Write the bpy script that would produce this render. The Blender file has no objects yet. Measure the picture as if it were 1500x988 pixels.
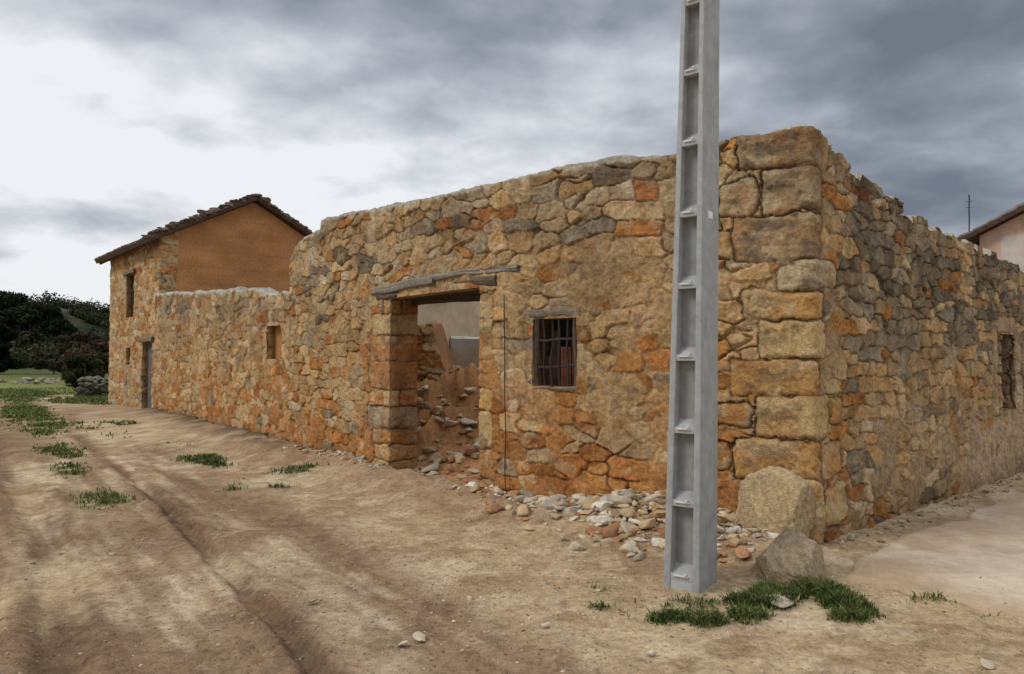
import bpy, math, random
import numpy as np
from mathutils import Vector
random.seed(5)
R = np.random.RandomState(11)
scene = bpy.context.scene

# ---------------------------------------------------------------- noise
def h2(i, j, k=0):
    i = np.asarray(i).astype(np.int64); j = np.asarray(j).astype(np.int64)
    n = (i*374761393 + j*668265263 + k*1274126177) & 0xffffffff
    n = ((n ^ (n >> 13))*1103515245) & 0xffffffff
    n = ((n ^ (n >> 15))*1103515245 + 12345) & 0xffffffff
    n = n ^ (n >> 16)
    return n/4294967295.0
def vn(x, y, k=0):
    xi = np.floor(x); yi = np.floor(y); fx = x-xi; fy = y-yi
    fx = fx*fx*(3-2*fx); fy = fy*fy*(3-2*fy)
    a = h2(xi, yi, k); b = h2(xi+1, yi, k); c = h2(xi, yi+1, k); d = h2(xi+1, yi+1, k)
    return (a*(1-fx)+b*fx)*(1-fy)+(c*(1-fx)+d*fx)*fy
def fbm(x, y, o=4, k=0):
    s = 0; a = .5; t = 0
    ca, sa = .8, .6
    for q in range(o):
        s = s+a*vn(x+17.3*q, y+9.1*q, k+q*7); t += a; a *= .5
        x, y = (x*ca-y*sa)*2.03, (x*sa+y*ca)*2.03
    return s/t
def ss(a, b, x):
    t = np.clip((x-a)/(b-a), 0, 1); return t*t*(3-2*t)
def mix(c1, c2, t):
    t = np.asarray(t)[..., None]; return np.asarray(c1)*(1-t)+np.asarray(c2)*t

# ---------------------------------------------------------------- mesh builder
class MB:
    def __init__(s): s.v = []; s.f4 = []; s.f3 = []; s.c = []; s.n = 0
    def grid(s, V, C, mask=None):
        n, m = V.shape[:2]
        C = np.broadcast_to(np.asarray(C, float), V.shape)
        idx = np.arange(n*m).reshape(n, m)+s.n
        q = np.stack([idx[:-1, :-1], idx[1:, :-1], idx[1:, 1:], idx[:-1, 1:]], -1)
        if mask is not None: q = q[mask]
        s.f4.append(q.reshape(-1, 4)); s.v.append(V.reshape(-1, 3)); s.c.append(C.reshape(-1, 3)); s.n += n*m
    def raw(s, V, F, C):
        V = np.asarray(V, float); C = np.broadcast_to(np.asarray(C, float), V.shape)
        F = np.asarray(F)+s.n
        (s.f4 if F.shape[1] == 4 else s.f3).append(F); s.v.append(V); s.c.append(C); s.n += len(V)
    def build(s, name, mat, parent=None, smooth=True):
        V = np.concatenate(s.v); C = np.concatenate(s.c)
        f4 = np.concatenate(s.f4) if s.f4 else np.zeros((0, 4), int)
        f3 = np.concatenate(s.f3) if s.f3 else np.zeros((0, 3), int)
        me = bpy.data.meshes.new(name)
        me.vertices.add(len(V)); me.vertices.foreach_set('co', V.astype(np.float32).ravel())
        loops = np.concatenate([f4.ravel(), f3.ravel()]).astype(np.int32)
        me.loops.add(len(loops)); me.loops.foreach_set('vertex_index', loops)
        tot = np.concatenate([np.full(len(f4), 4), np.full(len(f3), 3)])
        st = np.concatenate([[0], np.cumsum(tot)[:-1]]).astype(np.int32)
        me.polygons.add(len(tot)); me.polygons.foreach_set('loop_start', st)
        try: me.polygons.foreach_set('loop_total', tot.astype(np.int32))
        except Exception: pass
        me.update(calc_edges=True); me.validate()
        at = me.color_attributes.new('Col', 'FLOAT_COLOR', 'POINT')
        if len(at.data) == len(C):
            at.data.foreach_set('color', np.concatenate([np.clip(C, 0, 1), np.ones((len(C), 1))], 1).astype(np.float32).ravel())
        if smooth: me.polygons.foreach_set('use_smooth', np.ones(len(me.polygons), bool))
        me.materials.append(mat)
        ob = bpy.data.objects.new(name, me); scene.collection.objects.link(ob)
        if parent: ob.parent = parent
        return ob
def empty(name):
    e = bpy.data.objects.new(name, None); scene.collection.objects.link(e); return e

# ---------------------------------------------------------------- materials
def attr_mat(name, rough=.95, ns=30, lo=.75, hi=1.22, bump=.5, bd=.01, ns2=150, spec=.1, color=None, grit=0):
    m = bpy.data.materials.new(name); m.use_nodes = True; nt = m.node_tree; N = nt.nodes; L = nt.links
    b = N['Principled BSDF']; b.inputs['Roughness'].default_value = rough
    b.inputs['Specular IOR Level'].default_value = spec
    g = N.new('ShaderNodeNewGeometry')
    n1 = N.new('ShaderNodeTexNoise'); n1.inputs['Scale'].default_value = ns; n1.inputs['Detail'].default_value = 6
    n1.inputs['Roughness'].default_value = .72
    L.new(g.outputs['Position'], n1.inputs['Vector'])
    mr = N.new('ShaderNodeMapRange'); mr.inputs[1].default_value = .3; mr.inputs[2].default_value = .7
    mr.inputs[3].default_value = lo; mr.inputs[4].default_value = hi
    L.new(n1.outputs['Fac'], mr.inputs[0])
    mu = N.new('ShaderNodeVectorMath'); mu.operation = 'MULTIPLY'
    if color is None:
        a = N.new('ShaderNodeAttribute'); a.attribute_name = 'Col'; L.new(a.outputs['Color'], mu.inputs[0])
    else:
        mu.inputs[0].default_value = color
    fac = mr.outputs[0]; hgt = None
    if grit:
        for sc_, th, amp in ((grit, .72, .4), (grit*2.6, .55, .36)):
            vo = N.new('ShaderNodeTexVoronoi'); vo.inputs['Scale'].default_value = sc_; L.new(g.outputs['Position'], vo.inputs['Vector'])
            sp = N.new('ShaderNodeSeparateColor'); L.new(vo.outputs['Color'], sp.inputs[0])
            gt = N.new('ShaderNodeMath'); gt.operation = 'GREATER_THAN'; gt.inputs[1].default_value = th; L.new(sp.outputs[0], gt.inputs[0])
            dm = N.new('ShaderNodeMapRange'); dm.inputs[1].default_value = .18; dm.inputs[2].default_value = .42; dm.inputs[3].default_value = 1; dm.inputs[4].default_value = 0; L.new(vo.outputs['Distance'], dm.inputs[0])
            pk = N.new('ShaderNodeMath'); pk.operation = 'MULTIPLY'; L.new(gt.outputs[0], pk.inputs[0]); L.new(dm.outputs[0], pk.inputs[1])
            tn = N.new('ShaderNodeMapRange'); tn.inputs[3].default_value = -amp; tn.inputs[4].default_value = amp*1.3; L.new(sp.outputs[1], tn.inputs[0])
            q = N.new('ShaderNodeMath'); q.operation = 'MULTIPLY_ADD'; L.new(pk.outputs[0], q.inputs[0]); L.new(tn.outputs[0], q.inputs[1]); L.new(fac, q.inputs[2]); fac = q.outputs[0]
            if hgt is None: hgt = pk.outputs[0]
            else:
                q2 = N.new('ShaderNodeMath'); q2.operation = 'MULTIPLY_ADD'; L.new(pk.outputs[0], q2.inputs[0]); q2.inputs[1].default_value = .5; L.new(hgt, q2.inputs[2]); hgt = q2.outputs[0]
    L.new(fac, mu.inputs[1]); L.new(mu.outputs[0], b.inputs['Base Color'])
    if bump > 0:
        n2 = N.new('ShaderNodeTexNoise'); n2.inputs['Scale'].default_value = ns2; n2.inputs['Detail'].default_value = 4
        L.new(g.outputs['Position'], n2.inputs['Vector'])
        ad = N.new('ShaderNodeMath'); L.new(n1.outputs['Fac'], ad.inputs[0]); L.new(n2.outputs['Fac'], ad.inputs[1]); ho = ad.outputs[0]
        if hgt is not None:
            a2 = N.new('ShaderNodeMath'); L.new(ho, a2.inputs[0]); L.new(hgt, a2.inputs[1]); ho = a2.outputs[0]
        bp = N.new('ShaderNodeBump'); bp.inputs['Strength'].default_value = bump; bp.inputs['Distance'].default_value = bd
        L.new(ho, bp.inputs['Height']); L.new(bp.outputs[0], b.inputs['Normal'])
    return m
M_stone = attr_mat('rubble_stone', ns=30, lo=.60, hi=1.38, bump=.9, bd=.022, ns2=95)
M_ground = attr_mat('dirt_ground', ns=22, lo=.66, hi=1.32, bump=.8, bd=.014, ns2=90, grit=34, spec=0)
M_pave = attr_mat('worn_concrete', ns=9, lo=.84, hi=1.14, bump=.3, bd=.006, ns2=90, grit=60, spec=.05)
M_rock = attr_mat('loose_stone', ns=25, lo=.75, hi=1.25, bump=.6, bd=.012)
M_grass = attr_mat('grass_blades', ns=6, lo=.7, hi=1.3, bump=0, rough=.8)
M_leaf = attr_mat('foliage', ns=2, lo=.7, hi=1.3, bump=0, rough=.9, spec=0)
M_adobe = attr_mat('adobe_plaster', ns=5, lo=.82, hi=1.15, bump=.4, bd=.01, ns2=60)
M_tile = attr_mat('clay_tile', ns=8, lo=.6, hi=1.3, bump=.5, bd=.01)
M_conc = attr_mat('pole_concrete', ns=9, lo=.74, hi=1.12, bump=.5, bd=.004, ns2=200, rough=.9)
M_wood = attr_mat('weathered_wood', ns=18, lo=.6, hi=1.3, bump=.6, bd=.01)
M_dark = attr_mat('dark_shutter_and_interior', ns=12, lo=.5, hi=1.5, bump=.3, color=(.045, .03, .022))  # shutters and plank joints, plus the painted dark interior of the ruin window
M_iron = attr_mat('rusty_iron', ns=40, lo=.7, hi=1.3, bump=.2, color=(.05, .04, .035), rough=.7)
M_white = attr_mat('white_plate', ns=20, lo=.95, hi=1.03, bump=0, color=(.8, .8, .78), rough=.5)

def obox(name, o, ax, ay, az, mat, parent=None, col=(.3, .3, .3), bev=.004):
    o = Vector(o); ax = Vector(ax); ay = Vector(ay); az = Vector(az)
    V = [o+i*ax+j*ay+k*az for k in (0, 1) for j in (0, 1) for i in (0, 1)]
    F = [[0, 2, 3, 1], [4, 5, 7, 6], [0, 1, 5, 4], [2, 6, 7, 3], [0, 4, 6, 2], [1, 3, 7, 5]]
    b = MB(); b.raw([tuple(v) for v in V], F, col); ob = b.build(name, mat, parent, smooth=False)
    if bev > 0:
        md = ob.modifiers.new('b', 'BEVEL'); md.width = bev; md.segments = 2
    return ob
def beam(name, p0, p1, up, depth, hgt, mat, parent, col, seed=0, rough=.012, bow=0.0, taper=0):
    p0 = np.array(p0, float); p1 = np.array(p1, float); L = np.linalg.norm(p1-p0); t = (p1-p0)/L
    upv = np.array([0, 0, 1.]) if up is None else np.array(up, float); d = np.cross(t, upv); d /= np.linalg.norm(d); upv = np.cross(d, t)
    n = max(8, int(L/.03)); m = 32
    a = np.linspace(0, 2*np.pi, m+1); a[-1] = a[0]
    c = np.cos(a); s = np.sin(a); q = (np.abs(c)**6+np.abs(s)**6)**(-1/6.)
    u = np.linspace(0, 1, n)
    A, U = np.meshgrid(np.arange(m+1), u); CC = (c*q)[A]; SS = (s*q)[A]
    nz = fbm(U*L*1.5+seed, np.cos(a)[A]*5+np.sin(a)[A]*3, 4, seed)-.5
    g = fbm(U*L*2+seed, np.cos(a)[A]*22+np.sin(a)[A]*19, 2, seed+3)-.5
    r = (1+(nz*1.2+g*.5)*rough/min(depth, hgt)*4)*(1-taper*U)
    zz = bow*4*U*(1-U)+(fbm(U*3, U*0, 2, seed)-.5)*.04
    V = p0+U[..., None]*L*t+d*(CC*r*depth/2)[..., None]+upv*(SS*r*hgt/2+zz)[..., None]
    C = np.asarray(col)*(0.75+.9*(g+.5)*.6)[..., None]
    b = MB(); b.grid(V, C)
    for e in (0, n-1):
        cen = V[e].mean(0); VV = np.vstack([V[e], cen]); F = [[i, i+1, m+1] for i in range(m)]; b.raw(VV, F, np.asarray(col)*.6)
    return b.build(name, mat, parent)

# ---------------------------------------------------------------- paths
class Path:
    def __init__(s, ptsA, ptsB, smooth=.06):
        def dense(pts):
            P = np.array(pts, float)
            if len(P) > 2:
                out = []
                Q = np.vstack([2*P[0]-P[1], P, 2*P[-1]-P[-2]])
                for i in range(1, len(Q)-2):
                    for t in np.linspace(0, 1, 40, endpoint=False):
                        a, b, c, d = Q[i-1], Q[i], Q[i+1], Q[i+2]
                        out.append(.5*((2*b)+(-a+c)*t+(2*a-5*b+4*c-d)*t*t+(-a+3*b-3*c+d)*t**3))
                out.append(P[-1]); P = np.array(out)
            l = np.concatenate([[0], np.cumsum(np.linalg.norm(np.diff(P, axis=0), axis=1))]); return P, l
        PA, lA = dense(ptsA); PB, lB = dense(ptsB)
        s.LA = lA[-1]; s.LB = lB[-1]; s.sm = smooth
        s.S = np.concatenate([-lB[::-1], lA[1:]]); s.P = np.vstack([PB[::-1], PA[1:]])
    def raw(s, a): return np.stack([np.interp(a, s.S, s.P[:, 0]), np.interp(a, s.S, s.P[:, 1])], -1)
    def p(s, a):
        d = s.sm*.5; return (s.raw(np.clip(a-d, -s.LB, s.LA))+2*s.raw(a)+s.raw(np.clip(a+d, -s.LB, s.LA)))/4
    def n(s, a):
        d = s.sm*1.2; t = s.raw(np.clip(a+d, -s.LB, s.LA))-s.raw(np.clip(a-d, -s.LB, s.LA))
        t = t/np.linalg.norm(t, axis=-1, keepdims=True); return np.stack([-t[..., 1], t[..., 0]], -1)

C0 = (2.56, 6.1)
eB = np.array([.762, .648]); nB = np.array([.648, -.762])
main = Path([C0, (1.3, 6.85), (-.075, 7.9), (-1.2, 9.15), (-2.3, 10.6), (-4.1, 12.9), (-10.72, 21.42)],
            [C0, (2.56+.762*10.5, 6.1+.648*10.5)])
house = Path([(-10.6, 21.5), (-14.6, 26.0)], [(-10.6, 21.5), (-10.6+.747*4.76, 21.5+.664*4.76)])

# ---------------------------------------------------------------- stone pattern
def cells(s, z, w, h, seed, jit=.9, p=3.6, merge=.25, warp=1.0):
    wx = fbm(s*9, z*9, 3, seed+5)-.5; wy = fbm(s*9+31, z*9, 3, seed+6)-.5
    s2 = s+(.20*(fbm(s*1.6, z*1.6, 2, seed+1)-.5))*warp+wx*.045
    z2 = z+(.22*(fbm(s*.9, z*1.1, 2, seed+2)-.5))*warp+wy*.04
    u = s2/w; v = z2/h; iv0 = np.floor(v)
    F1 = np.full(u.shape, 9.); F2 = np.full(u.shape, 9.); I1 = np.full(u.shape, -1, np.int64)
    cu = np.zeros(u.shape); cv = np.zeros(u.shape)
    for dj in (-1, 0, 1):
        jv = iv0+dj; off = h2(jv, jv*0, seed+9)
        iu0 = np.floor(u-off)
        for di in (-2, -1, 0, 1, 2):
            iu = iu0+di
            pu = iu+off+.5+(h2(iu, jv, seed+20)-.5)*jit
            pv = jv+.5+(h2(iu, jv, seed+21)-.5)*jit*.7
            d = (np.abs(u-pu)**p+np.abs((v-pv)*1.1)**p)**(1/p)-.34*h2(iu, jv, seed+22)
            mg = h2(iu, jv, seed+23) < merge; mv = h2(iu, jv, seed+24) < merge*.4
            gi = iu+np.where(mg, 1, 0); gj = jv+np.where(mv & ~mg, 1, 0)
            gid = (gi.astype(np.int64)+5000)*10000+(gj.astype(np.int64)+500)
            same = gid == I1
            new = (~same) & (d < F1)
            sec = (~same) & (~new) & (d < F2)
            F2 = np.where(new, F1, np.where(sec, d, F2))
            upd = new | (same & (d < F1))
            cu = np.where(upd, pu, cu); cv = np.where(upd, pv, cv)
            F1 = np.where(upd, d, F1); I1 = np.where(new, gid, I1)
    return F2-F1, I1, (u-cu), (v-cv)

CREAM = np.array([.58, .425, .235]); OCH = np.array([.53, .32, .135]); ORG = np.array([.52, .245, .075]); RED = np.array([.42, .16, .052])
GREY = np.array([.34, .275, .185]); DGREY = np.array([.19, .15, .10]); PALE = np.array([.64, .53, .36])

def stone_layer(s, z, w, h, seed, pg, pr, pc, M, mcol, depth=.03, dirt=.6, tone=1.0, warp=1.0):
    e, I, du, dv = cells(s, z, w, h, seed, warp=warp)
    a = h2(I, I*0, seed+40); b = h2(I, I*0, seed+41); c = h2(I, I*0, seed+42); d = h2(I, I*0, seed+43)
    fine = fbm(s*26, z*26, 3, seed+50)-.5; med = fbm(s*7, z*7, 3, seed+51)-.5; brk = fbm(s*17, z*17, 2, seed+52)-.5
    e = e+brk*.10
    prof = ss(0.015, .10, e)
    D = -depth+prof*(depth+.006+b*.024)+prof*((c-.5)*du*.06+(d-.5)*dv*.05)+fine*.020+med*.018+brk*.014*prof
    D += prof*.014*(np.floor(vn(s*8+I % 97, z*9, seed+53)*3)/2-.5)*ss(.1, .3, e)
    fill = -depth*.85+M*(depth+.030)+(fbm(s*4.5, z*4.5, 3, seed+60)-.5)*.06+fine*.016
    t = ss(-.005, .005, D-fill)
    D = np.maximum(D, fill)
    warm = mix(OCH, CREAM, np.clip(c*pc*2.0, 0, 1)); warm = mix(warm, PALE, (d > .86)*.7*(pc*1.6))
    col = np.where((a < pg)[..., None], mix(GREY, DGREY, b*.8), np.where((a > 1-pr)[..., None], mix(ORG, RED, c*.8), warm))
    col = col*(.70+.52*h2(I, I*0, seed+44))[..., None]
    bl = fbm(s*6, z*6, 4, seed+70)
    col = mix(col, col*np.array([.52, .49, .46]), ss(.5, .72, fbm(s*12, z*12, 4, seed+73))*dirt)
    col = mix(col, np.array([.50, .265, .09]), ss(.47, .70, bl)*.40*(1-pg*.6))
    col = mix(col, np.array([.57, .45, .28]), ss(.56, .70, fbm(s*6+3, z*6, 4, seed+74))*.45*(1-pg*.6))
    mc = mcol*(.58+.78*fbm(s*16, z*16, 4, seed+72))[..., None]
    mc = mix(mc, np.array([.19, .13, .08]), ss(.60, .75, fbm(s*7+5, z*7, 4, seed+76))*.5)
    deep = ss(-.002, -depth*.85, D); mc = mix(mc, mc*.38, deep)
    col = mix(mc, col, t)
    return D, col*tone

def top_main(s):
    ks = [-10.5, -6, -3.37, -2.18, -1.2, -.36, -.12, 0, .69, 1.13, 1.99, 2.65, 3.68, 5.1, 6.7, 7.98, 8.02, 8.6, 9.05, 9.2, 9.36]
    kz = [2.72, 2.84, 3.02, 3.08, 3.28, 3.41, 3.56, 3.60, 3.57, 3.52, 3.60, 3.57, 3.56, 3.63, 3.78, 3.86, 3.70, 3.66, 3.55, 3.45, 3.3]
    t = np.interp(s, ks, kz)
    cs = np.floor(s/.23+.3*vn(s*3, s*0, 5)); st = (h2(cs, cs*0, 77)-.5)
    roughB = np.where(s < -.1, .13, .03)
    return t+st*roughB+(fbm(s*6, s*0, 3, 78)-.5)*np.where(s < -.1, .07, .05)
def top_low(s):
    t = np.interp(s, [9.3, 10.3, 11.35, 15, 20.3], [2.80, 2.78, 2.97, 3.15, 3.5])
    cs = np.floor(s/.4); return t+(h2(cs, cs*0, 79)-.5)*.05+(fbm(s*4, s*0, 3, 80)-.5)*.09

QUO = [(-.30, .62, 3.26, 3.62, 'd'), (-.16, .42, 2.86, 3.26, 'd'), (-.13, .66, 2.46, 2.86, 'd'), (-.38, .30, 2.19, 2.46, 'g'), (-.14, .60, 1.93, 2.19, 'o'),
       (-.20, .47, 1.60, 1.93, 'c'), (-.08, .70, 1.26, 1.60, 'o'), (-.25, .47, .90, 1.26, 'c'), (-.10, .67, .54, .90, 'o'), (-.13, .55, -.3, .54, 'c'),
       (-.52, -.27, 1.0, 1.25, 'o'), (-.5, -.12, .58, .86, 'o'), (-.55, -.15, .15, .5, 'c'), (.45, .78, 2.88, 3.2, 'g'), (.66, .95, 2.5, 2.76, 'o'), (.5, .85, 1.0, 1.2, 'r'), (.68, .95, .6, .85, 'r')]
rq = np.random.RandomState(22); zq = -.3; k = 0
while zq < 2.42:
    hh = .15+.24*rq.rand(); wdt = 5.76+.50*rq.rand() if k % 2 else 6.0+.4*rq.rand()
    QUO.append((5.61, wdt, zq, min(zq+hh, 2.43), rq.choice(['c', 'o', 'r', 'g2', 'c']))); zq += hh; k += 1
zq = -.2
while zq < 2.4:
    hh = .16+.3*rq.rand(); QUO.append((3.24+.20*rq.rand(), 3.63, zq, min(zq+hh, 2.38), rq.choice(['c', 'o', 'c', 'r']))); zq += hh
QUO += [(9.5, 9.76, 1.55, 1.9, 'c'), (9.5, 9.76, 1.9, 2.25, 'c'), (10.5, 10.78, 1.5, 1.82, 'c'), (10.5, 10.78, 1.82, 2.22, 'c')]
QUO += [(-4.85, -4.62, .85, 1.4, 'p'), (-4.85, -4.62, 1.4, 2.0, 'p'), (-5.85, -5.58, .85, 1.4, 'p'), (-5.85, -5.58, 1.4, 2.0, 'p'), (-5.6, -4.8, 1.93, 2.14, 'p')]
KC = {'d': np.array([.40, .275, .15]), 'g': np.array([.42, .32, .19]), 'o': np.array([.57, .33, .12]), 'c': np.array([.59, .41, .19]), 'g2': np.array([.46, .36, .225]), 'p': np.array([.5, .36, .23]), 'r': np.array([.48, .24, .09])}

def style_main(s, z, top=top_main):
    s = np.asarray(s, float); z = np.asarray(z, float)
    lf = fbm(s*.7+3, z*.9, 3, 201); lf2 = fbm(s*1.6, z*1.6, 3, 202); lf3 = fbm(s*.5, z*.7, 3, 203)
    isA = s > 0
    D = np.zeros(s.shape); C = np.zeros(s.shape+(3,))
    mA = isA
    if mA.any():
        S = s[mA]; Z = z[mA]; l1 = lf[mA]; l2 = lf2[mA]
        low = ss(1.8, .4, Z+(l1-.5)*2.4)
        red = np.clip(low*.75*ss(9, 5, S)+low*.4+.12, 0, .9)
        near = ss(.6, 1.2, S)*ss(3.4, 2.9, S)
        M = .30+(l2-.5)*1.7+near*.34*ss(.7, 1.2, Z)*ss(2.9, 2.4, Z)-.15*ss(2.5, 2.9, Z)
        M = np.clip(M+.10*ss(3, 4, S)*ss(5.7, 5.4, S)*ss(2.9, 2.6, Z), .02, .92)
        mcol = mix(mix(np.array([.50, .33, .16]), np.array([.49, .225, .08]), low), np.array([.47, .38, .25]), ss(2.2, 3.4, Z)*.5)
        upb = ss(2.3, 2.7, Z)
        D[mA], C[mA] = stone_layer(S, Z, .28, .165, 301, .03+.09*upb+.08*ss(5.5, 6.5, S)*ss(1.8, 2.6, Z), red*.85, .40+.35*upb, M, mcol, warp=.8)
    mB_ = ~isA
    if mB_.any():
        S = s[mB_]; Z = z[mB_]; l1 = lf[mB_]; l2 = lf2[mB_]; l3 = lf3[mB_]
        M = np.clip(.16+(l2-.5)*1.4+.6*ss(-2.5, -4.5, S)*ss(1.0, .5, Z)+.4*ss(-4, -5, S)*ss(2.2, 1.8, Z)+.3*ss(1.2, .3, Z)+.25*ss(-.9, -.3, S), 0, .97)
        up = ss(.9, 2.3, Z+(l1-.5)*1.6)*ss(-.2, -.9, S+(l2-.5))
        mc = mix(mix(np.array([.42, .29, .16]), np.array([.22, .175, .12]), up), np.array([.52, .37, .235]), ss(-2.0, -4.5, S)*ss(1.3, .5, Z))
        D[mB_], C[mB_] = stone_layer(S, Z, .22, .14, 401, .54*up+.08, .16*ss(-2.5, 0, S)+.05, .5, M, mc, .04, .75)
    ws = s+(fbm(s*4, z*4, 3, 500)-.5)*.10; wz = z+(fbm(s*4, z*4, 3, 501)-.5)*.09
    for q, (a, b, z0, z1, kd) in enumerate(QUO):
        hr = float(h2(np.array(q), np.array(3), 600))
        sl_ = (float(h2(np.array(q), np.array(4), 600))-.5)*.14
        wz2 = wz+(s-(a+b)/2)*sl_
        idx = np.where((ws > a-.02) & (ws < b+.02) & (wz2 > z0-.02) & (wz2 < z1+.02))
        if len(idx[0]) == 0: continue
        S = s[idx]; Z = z[idx]; ex = np.minimum(ws[idx]-a, b-ws[idx]); ez = np.minimum(wz2[idx]-z0, z1-wz2[idx])
        rr = .025+.05*hr; cx = np.clip(rr-ex, 0, 9); cz = np.clip(rr-ez, 0, 9); e = rr-np.sqrt(cx*cx+cz*cz)+(fbm(S*16, Z*16, 3, 505)-.5)*.035
        ok = e > -.008
        idx = tuple(i[ok] for i in idx); S = S[ok]; Z = Z[ok]; e = e[ok]
        if len(S) == 0: continue
        pr = ss(-.004, .018, e)*.75+ss(0, .06, e)*.25
        big = .020 if abs(a) < 1 else .0
        Dq = -.022+pr*(.034+big*(.3+hr))+(fbm(S*5, Z*5, 4, 510+q)-.5)*.05*pr+(fbm(S*22, Z*22, 3, 511)-.5)*.022-ss(.6, .72, fbm(S*12, Z*12, 3, 512+q))*.014
        cq = np.broadcast_to(KC[kd]*(.84+.3*hr), S.shape+(3,))
        cq = mix(cq, np.array([.50, .24, .08]), ss(.42, .68, fbm(S*4+q, Z*4, 4, 520))*.5)
        cq = mix(cq, np.array([.63, .50, .30]), ss(.52, .68, fbm(S*6+q*3, Z*6, 4, 521))*.5)
        cq = mix(cq, np.array([.16, .12, .08]), ss(.50, .72, fbm(S*6, Z*9+q*3, 4, 523))*(.8 if kd in 'dg' else .5))
        cq = mix(np.array([.20, .13, .075]), cq, ss(-.004, .012, e))
        fz = ss(.44, .58, fbm(S*3.5, Z*3.5, 3, 525))
        Dq = np.maximum(Dq, -.03+.037*fz+(fbm(S*20, Z*20, 2, 526)-.5)*.01)
        D[idx] = Dq; C[idx] = cq
    tp = top(s)
    g = ss(1.2, 0, tp-z)*ss(.38, .62, fbm(s*3, z*1.2, 4, 530))
    C = mix(C, C*np.array([.47, .44, .43])+np.array([.03, .028, .022]), g*np.where(s < .8, .8, .45))
    st = ss(.48, .68, fbm(s*.9+7, z*.35, 4, 535))*ss(.8, 2.0, z); C = mix(C, C*np.array([.68, .68, .68]), st*.6)
    cap = ss(.07, .02, tp-z+(fbm(s*6, z*4, 3, 540)-.5)*.14)*ss(.9, 1.6, s)
    C = mix(C, np.array([.50, .45, .36])*(.7+.6*fbm(s*12, z*12, 3, 541))[..., None], cap*.85)
    D = D*(1-cap)+(.02)*cap
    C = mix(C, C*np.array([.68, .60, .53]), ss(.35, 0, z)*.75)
    return D, C

def style_house(s, z):
    s = np.asarray(s, float); z = np.asarray(z, float)
    lf2 = fbm(s*1.6, z*1.6, 3, 702)
    D, C = stone_layer(s, z, .32, .18, 711, .05, .18, .6, np.clip(.25+(lf2-.5)*1.2, 0, .9), np.array([.44, .30, .16]))
    ad = ss(-.50, -.56, s+(fbm(s, z*2, 2, 713)-.5)*.15)
    ca = np.array([.48, .235, .098])*(.66+.64*fbm(s*1.5, z*2.5, 5, 714))[..., None]
    ca = mix(ca, ca*.8, ss(.08, .02, np.abs((z*1.9+.1*lf2) % 1-.5))*.5)
    D = D*(1-ad)+ad*(.0+(fbm(s*5, z*5, 3, 715)-.5)*.03); C = mix(C, ca, ad)
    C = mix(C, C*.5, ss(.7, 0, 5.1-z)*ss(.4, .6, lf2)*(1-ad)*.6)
    return D, C
def style_plain(base, seed, amp=.02):
    def f(s, z):
        s = np.asarray(s, float); z = np.asarray(z, float)
        c = np.asarray(base)*(.75+.5*fbm(s*1.2, z*1.2, 5, seed))[..., None]
        c = mix(c, np.array([.32, .2, .1]), ss(.55, .75, fbm(s*.9+4, z*1.3, 4, seed+3))*.6)
        return (fbm(s*3, z*3, 4, seed+1)-.5)*amp, c
    return f

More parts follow.
